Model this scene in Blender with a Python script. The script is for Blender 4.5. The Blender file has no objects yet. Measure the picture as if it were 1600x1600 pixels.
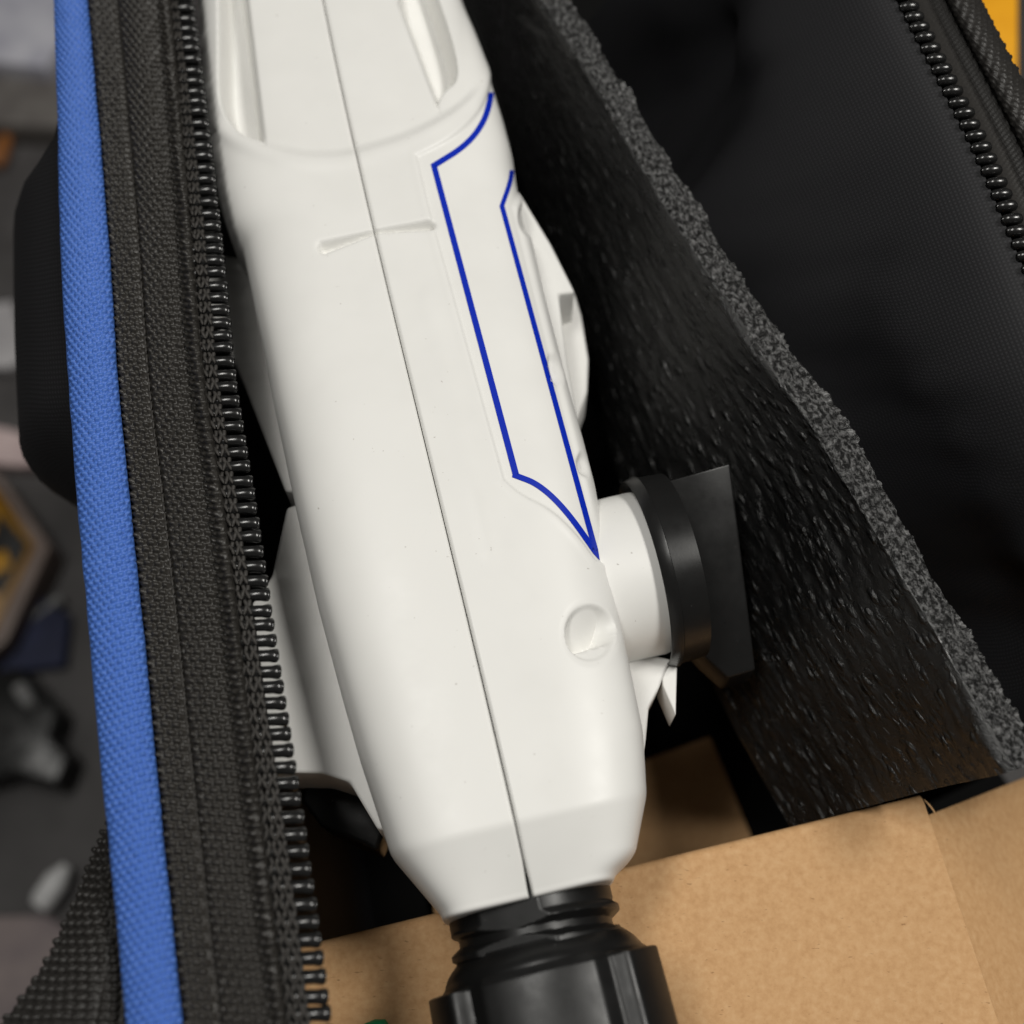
import bpy, bmesh, math, random
import numpy as np
from mathutils import Vector, Matrix
from mathutils.bvhtree import BVHTree

random.seed(7); rng = np.random.default_rng(7)
C = bpy.context.scene.collection
scene = bpy.context.scene

# ------------------------------------------------------------------ camera, light, exposure
S = 0.00011                       # metres per working unit (0.11 mm)
TILT = math.radians(22.0)         # camera looks down into the bag, tipped forward
D = 2000.0                        # distance from the lens to the middle of the tool, working units
cam_d = bpy.data.cameras.new("camera")
cam = bpy.data.objects.new("camera", cam_d); C.objects.link(cam)
cam.location = (0, -D*math.sin(TILT)*S, D*math.cos(TILT)*S)
cam.rotation_euler = (TILT, 0, 0)
cam_d.sensor_width = 36.0; cam_d.lens = 45.0
cam_d.clip_start = 0.005; cam_d.clip_end = 20
cam_d.dof.use_dof = True
cam_d.dof.focus_distance = 2040*S
cam_d.dof.aperture_fstop = 9.5
scene.camera = cam

w = bpy.data.worlds.new("World"); scene.world = w; w.use_nodes = True
bg = w.node_tree.nodes['Background']
bg.inputs[0].default_value = (1.0, 0.95, 0.9, 1); bg.inputs[1].default_value = 0.05

def area_light(name, loc, target, size, energy, color):
    l = bpy.data.lights.new(name, 'AREA'); l.shape = 'RECTANGLE'
    l.size, l.size_y = size; l.energy = energy; l.color = color
    o = bpy.data.objects.new(name, l); C.objects.link(o)
    o.location = loc
    o.rotation_euler = (Vector(target) - Vector(loc)).to_track_quat('-Z', 'Y').to_euler()
    return o
area_light("ceiling_lamp", (0.56, 0.10, 0.93), (0, 0, 0), (0.40, 0.18), 7.7, (1.0, 0.975, 0.92))
area_light("ceiling_lamp", (-0.30, 0.10, 1.10), (0, 0, 0), (0.50, 0.16), 5.6, (1.0, 0.98, 0.93))

scene.view_settings.view_transform = 'Standard'
scene.view_settings.look = 'None'
scene.view_settings.exposure = 0.0
scene.view_settings.gamma = 1.0
scene.cycles.max_bounces = 8
scene.cycles.use_denoising = True

# ------------------------------------------------------------------ projection helpers (camera maths only; results are baked as real positions)
CAM = np.array([0, -D*math.sin(TILT), D*math.cos(TILT)])
FW = np.array([0, math.sin(TILT), -math.cos(TILT)])
UP = np.array([0, math.cos(TILT), math.sin(TILT)])
def ray(u, v):
    u = np.asarray(u, float); v = np.asarray(v, float)
    x = (u-800)/D; y = (800-v)/D
    return np.stack([x, y*UP[1]+FW[1], y*UP[2]+FW[2]], -1)
def at(u, v, z):
    d = ray(u, v); t = (np.asarray(z, float)-CAM[2])/d[..., 2]
    return CAM + d*t[..., None]
def proj(P):
    q = P-CAM; dep = q@FW
    return 800+q[..., 0]/dep*D, 800-(q@UP)/dep*D
def sm(a, b, x):
    t = np.clip((x-a)/(b-a), 0, 1); return t*t*(3-2*t)
def curve(pts, v):
    p = np.array(pts, float); return np.interp(v, p[:, 0], p[:, 1])
def smooth_interp(x, xp, fp, k=1):
    """cubic Hermite through points"""
    xp = np.array(xp, float); fp = np.array(fp, float); x = np.asarray(x, float)
    m = np.gradient(fp, xp)
    i = np.clip(np.searchsorted(xp, x)-1, 0, len(xp)-2)
    h = xp[i+1]-xp[i]; t = np.clip((x-xp[i])/h, 0, 1)
    return ((2*t**3-3*t**2+1)*fp[i]+(t**3-2*t**2+t)*h*m[i]+(-2*t**3+3*t**2)*fp[i+1]+(t**3-t**2)*h*m[i+1])
_lat = rng.random((256, 256))
def vnoise(x, y):
    xi = np.floor(x).astype(int); yi = np.floor(y).astype(int)
    fx = x-xi; fy = y-yi; fx = fx*fx*(3-2*fx); fy = fy*fy*(3-2*fy)
    a = _lat[xi % 256, yi % 256]; b = _lat[(xi+1) % 256, yi % 256]
    c = _lat[xi % 256, (yi+1) % 256]; d = _lat[(xi+1) % 256, (yi+1) % 256]
    return (a*(1-fx)+b*fx)*(1-fy)+(c*(1-fx)+d*fx)*fy - 0.5
def sdf_poly(u, v, poly):
    """negative inside"""
    poly = np.array(poly, float); n = len(poly)
    d = np.full(u.shape, 1e18); s = np.ones(u.shape)
    for i in range(n):
        a = poly[i]; b = poly[i-1]; e = b-a
        wx = u-a[0]; wy = v-a[1]
        t = np.clip((wx*e[0]+wy*e[1])/max(e@e, 1e-9), 0, 1)
        d = np.minimum(d, (wx-e[0]*t)**2+(wy-e[1]*t)**2)
        c1 = v >= a[1]; c2 = v < b[1]; c3 = e[0]*wy > e[1]*wx
        flip = (c1 & c2 & c3) | (~c1 & ~c2 & ~c3)
        s = np.where(flip, -s, s)
    return s*np.sqrt(d)
def seg_dist(u, v, a, b):
    e = np.array(b, float)-a; wx = u-a[0]; wy = v-a[1]
    t = np.clip((wx*e[0]+wy*e[1])/max(e@e, 1e-9), 0, 1)
    return np.hypot(wx-e[0]*t, wy-e[1]*t), t
def smooth_line(pts, n=3):
    p = np.array(pts, float)
    for _ in range(n):                                  # Chaikin, ends kept
        q = [p[0]]
        for i in range(len(p)-1):
            q += [p[i]*.75+p[i+1]*.25, p[i]*.25+p[i+1]*.75]
        q.append(p[-1]); p = np.array(q)
    return p

# ------------------------------------------------------------------ object helpers
def thing(name, label, cat, origin=(0, 0, 0), group=None):
    o = bpy.data.objects.new(name, None); C.objects.link(o)
    o.empty_display_size = 0.005
    o.location = [c*S for c in origin]
    o['label'] = label; o['category'] = cat
    if group: o['group'] = group
    return o
def world_loc(o):
    p = np.zeros(3)
    while o is not None:
        p += np.array(o.location); o = o.parent
    return p
def mesh_obj(name, V, F, mat, parent=None, smooth=True, uv=None):
    V = np.asarray(V, float)*S
    if parent is not None: V = V-world_loc(parent)
    me = bpy.data.meshes.new(name)
    me.from_pydata(V.tolist(), [], F.tolist() if isinstance(F, np.ndarray) else F)
    if uv is not None:
        l = me.uv_layers.new(name="UVMap")
        idx = np.zeros(len(me.loops), np.int32); me.loops.foreach_get("vertex_index", idx)
        l.data.foreach_set("uv", np.asarray(uv, np.float32)[idx].ravel())
    if smooth: me.polygons.foreach_set("use_smooth", np.ones(len(me.polygons), bool))
    me.materials.append(mat); me.update()
    o = bpy.data.objects.new(name, me); C.objects.link(o)
    if parent is not None: o.parent = parent
    return o
def structure(o): o['kind'] = 'structure'; return o
def stuff(o): o['kind'] = 'stuff'; return o
def tag(o, label, cat, group=None):
    o['label'] = label; o['category'] = cat
    if group: o['group'] = group
    return o
def grid_faces(nr, nc, flip=False):
    i = np.arange(nr-1)[:, None]*nc+np.arange(nc-1)[None, :]
    f = np.stack([i, i+1, i+nc+1, i+nc], -1).reshape(-1, 4)
    return f[:, ::-1] if flip else f
def grid_normals(P):
    du = np.gradient(P, axis=0); dv = np.gradient(P, axis=1)
    n = np.cross(du, dv); return n/np.maximum(np.linalg.norm(n, axis=-1, keepdims=True), 1e-9)
def prism(name, poly, ztop, depth, mat, parent=None, bevel=4.0, seg=3, slope=None, taper=0.0):
    """solid block whose upper outline is poly; slope(u,v)->z offset makes the upper face lean"""
    top = np.array([at(u, v, ztop+(slope(u, v) if slope else 0)) for u, v in poly])
    cen = top.mean(0)
    bot = top.copy(); bot[:, 2] -= depth
    bot[:, :2] = cen[:2]+(bot[:, :2]-cen[:2])*(1-taper)
    return solid(name, top, bot, mat, parent, bevel, seg)
def solid(name, top, bot, mat, parent=None, bevel=4.0, seg=3):
    off = world_loc(parent) if parent is not None else np.zeros(3)
    bm = bmesh.new(); n = len(top)
    a = [bm.verts.new(p*S-off) for p in top]; b = [bm.verts.new(p*S-off) for p in bot]
    bm.faces.new(a); bm.faces.new(b[::-1])
    for i in range(n): bm.faces.new([a[i], b[i], b[(i+1) % n], a[(i+1) % n]])
    bmesh.ops.recalc_face_normals(bm, faces=bm.faces)
    if bevel:
        bmesh.ops.bevel(bm, geom=list(bm.edges), offset=bevel*S, segments=seg, profile=0.5, affect='EDGES', clamp_overlap=True)
    me = bpy.data.meshes.new(name); bm.to_mesh(me); bm.free()
    me.polygons.foreach_set("use_smooth", np.ones(len(me.polygons), bool))
    me.materials.append(mat)
    if hasattr(me, 'set_sharp_from_angle'): me.set_sharp_from_angle(angle=math.radians(40))
    o = bpy.data.objects.new(name, me); C.objects.link(o)
    if parent is not None: o.parent = parent
    return o
def revolve(name, center, axis, prof, mat, parent, nseg=96, rfun=None, up=(0, 0, 1), smooth=True):
    """surface of revolution, prof = [(distance along axis, radius)]; rfun(d, theta, r) may reshape it"""
    ax = np.array(axis, float); ax /= np.linalg.norm(ax)
    upv = np.array(up, float); upv -= ax*(upv@ax); upv /= np.linalg.norm(upv)
    sd = np.cross(ax, upv)
    th = np.linspace(0, 2*math.pi, nseg, endpoint=False)
    d = np.array([p[0] for p in prof], float)[:, None]; r = np.array([p[1] for p in prof], float)[:, None]
    R = np.broadcast_to(r, (len(prof), nseg))
    if rfun is not None: R = rfun(d, th[None, :], R)
    P = (np.array(center)+d[..., None]*ax+R[..., None]*(np.cos(th)[None, :, None]*upv+np.sin(th)[None, :, None]*sd))
    nr = len(prof)
    i = np.arange(nr-1)[:, None]*nseg; j = np.arange(nseg)[None, :]; k = (j+1) % nseg
    F = np.stack([i+j, i+k, i+nseg+k, i+nseg+j], -1).reshape(-1, 4)[:, ::-1]
    o = mesh_obj(name, P.reshape(-1, 3), F, mat, parent, smooth)
    o.data.set_sharp_from_angle(angle=math.radians(38))
    return o

# ------------------------------------------------------------------ materials
def new_mat(name, color, rough=0.5, spec=0.5, metallic=0.0):
    m = bpy.data.materials.new(name); m.use_nodes = True
    b = m.node_tree.nodes['Principled BSDF']
    b.inputs['Base Color'].default_value = (*color, 1)
    b.inputs['Roughness'].default_value = rough
    b.inputs['Specular IOR Level'].default_value = spec
    b.inputs['Metallic'].default_value = metallic
    return m
class NT:
    def __init__(s, m): s.t = m.node_tree; s.b = s.t.nodes['Principled BSDF']; s.co = s.t.nodes.new('ShaderNodeTexCoord')
    def n(s, k, **kw):
        x = s.t.nodes.new(k)
        for a, b in kw.items():
            if a in x.inputs: x.inputs[a].default_value = b
            else: setattr(x, a, b)
        return x
    def l(s, a, b): s.t.links.new(a, b)
    def mapping(s, scale, out='Object', rot=(0, 0, 0)):
        m = s.n('ShaderNodeMapping'); m.inputs['Scale'].default_value = scale; m.inputs['Rotation'].default_value = rot
        s.l(s.co.outputs[out], m.inputs['Vector']); return m.outputs[0]
    def noise(s, vec, scale, detail=4, rough=0.55):
        x = s.n('ShaderNodeTexNoise'); x.inputs['Scale'].default_value = scale; x.inputs['Detail'].default_value = detail; x.inputs['Roughness'].default_value = rough
        s.l(vec, x.inputs['Vector']); return x.outputs['Fac']
    def ramp(s, fac, stops):
        r = s.n('ShaderNodeValToRGB'); e = r.color_ramp.elements
        while len(e) < len(stops): e.new(0.5)
        for el, (p, c) in zip(e, stops): el.position = p; el.color = (*c, 1) if len(c) == 3 else c
        s.l(fac, r.inputs[0]); return r.outputs[0]
    def bump(s, h, strength, dist):
        b = s.n('ShaderNodeBump'); b.inputs['Strength'].default_value = strength; b.inputs['Distance'].default_value = dist
        s.l(h, b.inputs['Height']); s.l(b.outputs[0], s.b.inputs['Normal']); return b
    def color(s, out): s.l(out, s.b.inputs['Base Color'])
    def rough(s, out): s.l(out, s.b.inputs['Roughness'])
def g(v): return (v, v, v)

def mat_white():
    m = new_mat("white_plastic", (0.79, 0.78, 0.755), 0.42, 0.45); t = NT(m)
    v = t.mapping((1, 1, 1))
    n1 = t.noise(v, 60, 3); col = t.ramp(n1, [(0.3, (0.765, 0.760, 0.736)), (0.7, (0.795, 0.790, 0.766))])
    # sparse dust and scuffs
    n2 = t.noise(v, 900, 2, .5); dust = t.ramp(n2, [(0.748, g(0.0)), (0.79, g(1.0))])
    mx = t.n('ShaderNodeMix', data_type='RGBA'); t.l(dust, mx.inputs[0]); t.l(col, mx.inputs[6]); mx.inputs[7].default_value = (0.52, 0.50, 0.47, 1)
    t.color(mx.outputs[2])
    n3 = t.noise(v, 120, 4); t.rough(t.ramp(n3, [(0.3, g(0.36)), (0.7, g(0.48))]))
    n4 = t.noise(v, 3500, 2); t.bump(n4, 0.10, 0.00004)
    return m
M_white = mat_white()
M_white_inner = new_mat("white_plastic_lower", (0.76, 0.752, 0.728), 0.5, 0.4)
def mat_black(name, c, r0, r1, bump=0.08):
    m = new_mat(name, g(c), r0, 0.36); t = NT(m); v = t.mapping((1, 1, 1))
    n = t.noise(v, 160, 5, .65); t.rough(t.ramp(n, [(0.35, g(r0)), (0.7, g(r1))]))
    d = t.noise(v, 1500, 2); sp = t.ramp(d, [(0.765, g(c)), (0.80, g(0.22))]); t.color(sp)
    n2 = t.noise(v, 2600, 3); t.bump(n2, bump, 0.00005)
    return m
M_knob = mat_black("black_knob_plastic", 0.010, 0.27, 0.38)
M_gland = mat_black("black_nylon", 0.008, 0.30, 0.44)
M_blue_print = new_mat("blue_print", (0.002, 0.022, 0.42), 0.4, 0.2)
def mat_cloth(name, c0, c1, rough, scale=2500, bump=0.25, sheen=0.0):
    m = new_mat(name, c0, rough, 0.35); t = NT(m); v = t.mapping((1, 1, 1))
    n = t.noise(v, scale, 3); t.color(t.ramp(n, [(0.3, c0), (0.7, c1)]))
    t.bump(t.noise(v, scale*1.7, 3), bump, 0.00008)
    if sheen: t.b.inputs['Sheen Weight'].default_value = sheen; t.b.inputs['Sheen Roughness'].default_value = 0.4
    return m
M_blue = mat_cloth("blue_webbing", (0.052, 0.135, 0.44), (0.075, 0.175, 0.54), 0.5)
M_tape = mat_cloth("black_zip_tape", (0.018, 0.0165, 0.015), (0.038, 0.035, 0.031), 0.38)
M_web = mat_cloth("black_webbing", (0.014, 0.013, 0.012), (0.026, 0.024, 0.022), 0.42)
M_thread = mat_cloth("grey_black_thread", (0.022, 0.020, 0.018), (0.045, 0.041, 0.037), 0.6)
M_side = mat_cloth("black_side_cloth", (0.008, 0.008, 0.009), (0.014, 0.014, 0.015), 0.75)
M_floor = new_mat("black_bag_floor", g(0.006), 0.9, 0.05)
M_coil = new_mat("black_zip_nylon", g(0.011), 0.23, 0.6)
def mat_lining():
    m = new_mat("black_lining", g(0.016), 0.6, 0.3); t = NT(m)
    v = t.mapping((1, 1, 1), 'UV')
    ck = t.n('ShaderNodeTexWave', wave_type='BANDS', bands_direction='X'); ck.inputs['Scale'].default_value = 1.0; t.l(v, ck.inputs['Vector'])
    ck2 = t.n('ShaderNodeTexWave', wave_type='BANDS', bands_direction='Y'); ck2.inputs['Scale'].default_value = 1.0; t.l(v, ck2.inputs['Vector'])
    mm = t.n('ShaderNodeMath', operation='MULTIPLY'); t.l(ck.outputs['Fac'], mm.inputs[0]); t.l(ck2.outputs['Fac'], mm.inputs[1])
    t.bump(mm.outputs[0], 0.35, 0.00010)
    t.color(t.ramp(mm.outputs[0], [(0.0, (0.011, 0.011, 0.0125)), (1.0, (0.022, 0.022, 0.025))]))
    return m
M_lining = mat_lining()
def mat_foam(name, lo, hi, scale, aniso, bumpd, rough):
    m = new_mat(name, g(lo), rough, 0.6); t = NT(m)
    v = t.mapping(aniso, 'UV')
    n = t.noise(v, scale, 5, .7); n2 = t.noise(v, scale*3.1, 3, .6)
    ad = t.n('ShaderNodeMath', operation='ADD'); t.l(n, ad.inputs[0]); t.l(n2, ad.inputs[1])
    t.bump(ad.outputs[0], 0.9, bumpd)
    t.color(t.ramp(n, [(0.46, g(lo)), (0.80, g(hi))]))
    return m
def mat_foam_skin():
    """closed-cell foam: stretched blisters of different height under a thin shiny skin"""
    m = new_mat("black_foam_skin", g(0.009), 0.22, 0.6); t = NT(m)
    v = t.mapping((0.085, 0.044, 1), 'UV', (0, 0, 0.12))
    nz = t.n('ShaderNodeTexNoise'); nz.inputs['Scale'].default_value = 1.3; nz.inputs['Detail'].default_value = 3; t.l(v, nz.inputs['Vector'])
    ad = t.n('ShaderNodeMix', data_type='VECTOR'); ad.inputs[0].default_value = 0.35; t.l(v, ad.inputs[4]); t.l(nz.outputs['Color'], ad.inputs[5])
    vo = t.n('ShaderNodeTexVoronoi', feature='SMOOTH_F1'); vo.inputs['Scale'].default_value = 1.6; vo.inputs['Smoothness'].default_value = 0.35; t.l(ad.outputs[1], vo.inputs['Vector'])
    sep = t.n('ShaderNodeSeparateColor'); t.l(vo.outputs['Color'], sep.inputs[0])
    amp = t.n('ShaderNodeMapRange'); t.l(sep.outputs[0], amp.inputs['Value']); amp.inputs['From Min'].default_value = 0.5; amp.inputs['From Max'].default_value = 0.9
    inv = t.n('ShaderNodeMath', operation='SUBTRACT'); inv.inputs[0].default_value = 0.75; t.l(vo.outputs['Distance'], inv.inputs[1])
    h = t.n('ShaderNodeMath', operation='MULTIPLY'); t.l(inv.outputs[0], h.inputs[0]); t.l(amp.outputs[0], h.inputs[1])
    fine = t.noise(v, 6.0, 3); h2 = t.n('ShaderNodeMath', operation='MULTIPLY_ADD'); t.l(fine, h2.inputs[0]); h2.inputs[1].default_value = 0.22; t.l(h.outputs[0], h2.inputs[2])
    t.bump(h2.outputs[0], 0.9, 0.0009)
    t.rough(t.ramp(t.noise(v, 0.35, 3), [(0.35, g(0.18)), (0.65, g(0.37))]))
    return m
M_foam = mat_foam_skin()
M_foam_cut = mat_foam("black_foam_cut", 0.016, 0.46, 1.0, (0.15, 0.09, 1), 0.0010, 0.20)
def mat_kraft(name, k=1.0):
    m = new_mat(name, (0.5, 0.3, 0.15), 0.75, 0.25); t = NT(m); v = t.mapping((1, 1, 1))
    c = lambda r, gg, b: (r*k, gg*k, b*k)
    n = t.noise(v, 700, 5, .65)
    col = t.ramp(n, [(0.3, c(0.50, 0.285, 0.130)), (0.5, c(0.565, 0.335, 0.160)), (0.72, c(0.62, 0.39, 0.20))])
    fv = t.mapping((500, 1700, 900), rot=(0, 0, 0.5)); f = t.noise(fv, 1.0, 2)
    dk = t.ramp(f, [(0.69, g(0)), (0.76, g(0.6))])
    mx = t.n('ShaderNodeMix', data_type='RGBA'); t.l(dk, mx.inputs[0]); t.l(col, mx.inputs[6]); mx.inputs[7].default_value = (0.20*k, 0.10*k, 0.04*k, 1)
    big = t.noise(v, 28, 3); mx2 = t.n('ShaderNodeMix', data_type='RGBA', blend_type='MULTIPLY'); mx2.inputs[0].default_value = 1
    t.l(mx.outputs[2], mx2.inputs[6]); t.l(t.ramp(big, [(0.3, g(0.95)), (0.7, g(1.0))]), mx2.inputs[7])
    t.color(mx2.outputs[2]); t.bump(t.noise(v, 1300, 4, .7), 0.25, 0.00008)
    return m
M_kraft = mat_kraft("kraft_card")
def mat_mottle(name, c0, c1, rough=0.5, scale=60, spec=0.4):
    m = new_mat(name, c0, rough, spec); t = NT(m); v = t.mapping((1, 1, 1))
    t.color(t.ramp(t.noise(v, scale, 4), [(0.35, c0), (0.65, c1)])); return m
M_bench = mat_mottle("bench_top", (0.045, 0.042, 0.042), (0.085, 0.08, 0.08), 0.6, 25)

# ------------------------------------------------------------------ setting: bench top under everything
BZ = -3200.0
def quad_sheet(name, pts, mat, parent=None):
    return mesh_obj(name, pts, [list(range(len(pts)))], mat, parent, smooth=False)
structure(quad_sheet("workbench_top", [(-14000, -14000, BZ), (14000, -14000, BZ), (14000, 14000, BZ), (-14000, 14000, BZ)], M_bench))

# ------------------------------------------------------------------ the bag
bag = thing("tool_bag", "open black zipped bag edged with blue webbing, holding the white tool", "bag", (0, 0, BZ+4))

def strip(name, eL, eR, v0, v1, dv, nc, zf, hf, mat, skew=0.0, cross=None):
    """ribbon between two edge curves u(v); zf(f,v) base height, hf(p,q) relief from arc lengths p (along) and q (across)"""
    v = np.arange(v0, v1, dv)[:, None]; f = np.linspace(0, 1, nc)[None, :]
    uL = smooth_interp(v, *zip(*eL)); uR = smooth_interp(v, *zip(*eR))
    u = uL+(uR-uL)*f; vv = v+skew*(u-uL)
    z = zf(f, v+0*f)
    P = at(u+0*v, vv+0*u, z+0*u)
    mid = P[:, nc//2]; p = np.concatenate([[0], np.cumsum(np.linalg.norm(np.diff(mid, axis=0), axis=1))])[:, None]
    q = np.concatenate([np.zeros((len(v), 1)), np.cumsum(np.linalg.norm(np.diff(P, axis=1), axis=2), axis=1)], 1)
    N = grid_normals(P); N = np.where(N[..., 2:3] < 0, -N, N)
    P = P+N*hf(p+0*q, q, f+0*q)[..., None]
    return mesh_obj(name, P.reshape(-1, 3), grid_faces(*P.shape[:2], flip=False)[:, ::-1], mat, bag, True,
                    uv=np.stack([q, p+0*q], -1).reshape(-1, 2)), P

BL = [(-250, 78), (0, 84), (200, 90), (400, 95), (600, 107), (800, 122), (1000, 140), (1200, 158), (1400, 178), (1600, 196), (1800, 214)]
BR = [(-250, 118), (0, 137), (200, 155), (400, 172), (600, 185), (800, 205), (1000, 226), (1200, 245), (1400, 265), (1600, 286), (1800, 306)]
TL = [(-250, 225), (0, 249), (300, 276), (600, 303), (800, 335), (1100, 371), (1350, 402), (1600, 433), (1800, 458)]
TR = [(-250, 270), (0, 302), (200, 327), (400, 350), (600, 370), (800, 402), (1000, 431), (1200, 462), (1400, 492), (1600, 518), (1800, 545)]
def checks(p, q, P, Q, A, sharp=0.8, shift=0.5):
    """staggered woven bumps"""
    r = np.floor(p/P); x = q/Q+shift*(r % 2)
    return A*(np.abs(np.sin(math.pi*p/P))**sharp)*(np.abs(np.sin(math.pi*x))**sharp)
def knots(p, q, P, Q, A, gp=0.30, gq=0.22, shift=0.5):
    """over-and-under knots with real gaps between them"""
    r = np.floor(p/P); x = q/Q+shift*(r % 2)
    fp = np.abs((p/P) % 1-.5)*2; fq = np.abs(x % 1-.5)*2
    var = 1+.35*vnoise(r*3.7+11, np.floor(x)*5.3)
    k = np.sqrt(np.clip(1-(fp/(1-gp*.5))**2.6, 0, 1))*np.sqrt(np.clip(1-(fq/(1-gq*.5))**3.2, 0, 1))
    return A*k*var
jit = lambda p, q, k: vnoise(p/31+k, q/23+k)
def h_blue(p, q, f):
    q2 = q+4*jit(p, q, 3); p2 = p+0.30*q+3*jit(p, q, 9)
    return knots(p2, q2, 9.6, 11.5, 6.6, .38, .26)*sm(0, .09, f)*sm(1, .92, f)+1.5*vnoise(p/40, q/30)
strip("piping", BL, BR, -220, 1760, 1.9, 46,
      lambda f, v: 4+24*np.sqrt(np.maximum(0, 1-(2*f-1)**2*0.985)), h_blue, M_blue)
def z_tape(f, v):
    # the band folds: a flat selvedge, a shallow valley, then rolls under beside the coil
    k = sm(500, -100, v)
    return 6+10*np.sin(math.pi*np.clip((f-.30)/.62, 0, 1))*(1+1.6*k)+20*np.exp(-((f-.865)/.055)**2)-34*sm(.90, 1.0, f)-10*np.exp(-((f-.02)/.03)**2)
def h_tape(p, q, f):
    p2 = p+2.5*jit(p, q, 5)-0.10*q; q2 = q+3*jit(p, q, 11)
    base = knots(p2, q2, 11.5, 15.5, 8.0, .45, .30)
    fine = 1.3*np.abs(np.sin(math.pi*q2/6.0))
    seam = np.exp(-((f-.34)/.030)**2)
    return np.where(f > .88, fine, base)*(1-seam)-4.5*seam
strip("zipper_tape", [(a, b-4) for a, b in BR], [(a, b+30) for a, b in TL], -220, 1760, 1.9, 104, z_tape, h_tape, M_tape, skew=-0.03)
# narrow underlay on which the coil is sewn
strip("coil_tape", [(a, b+2) for a, b in TL], [(a, TL_+(TR_-TL_)*.60) for (a, TL_), TR_ in zip(TL, smooth_interp([t[0] for t in TL], *zip(*TR)))], -220, 1760, 3.0, 16,
      lambda f, v: -6+0*f, lambda p, q, f: checks(p, q, 7.5, 9.0, 2.0), M_tape)

def tube_mesh(name, stations, ns, mat):
    """closed tube along local x with elliptic sections (x, ry, rz)"""
    V = []; F = []
    for x, ry, rz in stations:
        for k in range(ns):
            a = 2*math.pi*k/ns; V.append((x*S, ry*math.cos(a)*S, rz*math.sin(a)*S))
    n = len(stations)
    for i in range(n-1):
        for k in range(ns): F.append([i*ns+k, (i+1)*ns+k, (i+1)*ns+(k+1) % ns, i*ns+(k+1) % ns][::-1])
    F.append(list(range(ns))); F.append([(n-1)*ns+k for k in range(ns)][::-1])
    me = bpy.data.meshes.new(name); me.from_pydata(V, [], F)
    me.polygons.foreach_set("use_smooth", np.ones(len(me.polygons), bool)); me.materials.append(mat); me.update()
    return me
tooth_me = tube_mesh("zipper_tooth", [(-12, 5, 4), (-6, 8, 7), (6, 9.8, 10), (14, 9.6, 9.4), (22, 9.4, 7.4), (36, 9.4, 7.4), (44, 9.4, 10.2), (58, 9.6, 10.6), (66, 11.2, 9.2), (70.5, 10.6, 6.8), (72.5, 7.0, 4)], 8, M_coil)
def place_teeth(me, eL, eR, v0, v1, pitch, z, length, scl=1.0, jitter=0.02):
    vv = np.arange(v0, v1, 1.0)
    L = at(smooth_interp(vv, *zip(*eL)), vv, z); R = at(smooth_interp(vv, *zip(*eR)), vv-2, z)
    s = np.concatenate([[0], np.cumsum(np.linalg.norm(np.diff(R, axis=0), axis=1))])
    out = []; base = world_loc(bag)
    for d in np.arange(pitch/2, s[-1], pitch):
        i = int(np.searchsorted(s, d+random.uniform(-.6, .6)))
        i = min(max(i, 0), len(vv)-1)
        x = R[i]-L[i]; x /= np.linalg.norm(x)
        ln = np.linalg.norm(R[i]-L[i])/length
        ang = math.atan2(x[1], x[0])+random.uniform(-jitter, jitter)
        o = bpy.data.objects.new("zipper_tooth", me); C.objects.link(o); o.parent = bag
        st = R[i]-x*length*scl
        o.location = Vector(st*S-base)
        o.rotation_euler = (random.uniform(-.12, .12), random.uniform(-.04, .04), ang); o.scale = (scl,)*3
        out.append((st, x, R[i]))
    return out
teeth = place_teeth(tooth_me, TL, TR, -200, 1740, 24.2, 8, 72)

def beads(name, items, mat, parent):
    """joined little thread knuckles: items = (pos, dir, length, radius)"""
    V = []; F = []
    for pos, d, ln, r in items:
        d = np.array(d, float); d /= np.linalg.norm(d); sx = np.cross(d, (0, 0, 1)); sx /= np.linalg.norm(sx); sz = np.cross(sx, d)
        b = len(V)
        for t, k in ((-.5, .25), (-.25, .9), (0.1, 1), (.32, .8), (.5, .25)):
            for a in range(6):
                th = math.pi/3*a; V.append(np.array(pos)+d*ln*t+(sx*math.cos(th)+sz*math.sin(th))*r*k)
        for i in range(4):
            for a in range(6): F.append([b+i*6+a, b+(i+1)*6+a, b+(i+1)*6+(a+1) % 6, b+i*6+(a+1) % 6])
        F.append([b+a for a in range(6)][::-1]); F.append([b+24+a for a in range(6)])
    return stuff(mesh_obj(name, V, F, mat, parent))
it = []
for i, (st, x, r) in enumerate(teeth[:-1]):
    nx = teeth[i+1][0]-st
    for q, sgn in ((18, 1), (26, -1), (34, 1), (40, -1)):
        c = st+x*(q+random.uniform(-1, 1))+nx*.5+np.array([0, 0, 3.0])
        it.append((c-np.array([0, 0, 2.0]), nx+x*6*sgn, 19, 3.6)); 
        c2 = st+x*(q+random.uniform(-1, 1))+np.array([0, 0, 8.6]); it.append((c2, nx-x*9*sgn, 17, 3.3))
beads("coil_stitching", it, M_thread, bag)
# line of stitching where the tape is sewn to the webbing
it = []
vv = np.arange(-200, 1740, 14.5)
ul = smooth_interp(vv, *zip(*BR)); ur = smooth_interp(vv, *zip(*TL))+30
Pst = at(ul-4+(ur-ul+4)*.34, vv, 5.5)
for i in range(len(vv)-1):
    it.append(((Pst[i]+Pst[i+1])/2, Pst[i+1]-Pst[i], np.linalg.norm(Pst[i+1]-Pst[i])*.93, 2.4))
beads("seam_stitching", it, M_thread, bag)

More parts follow.
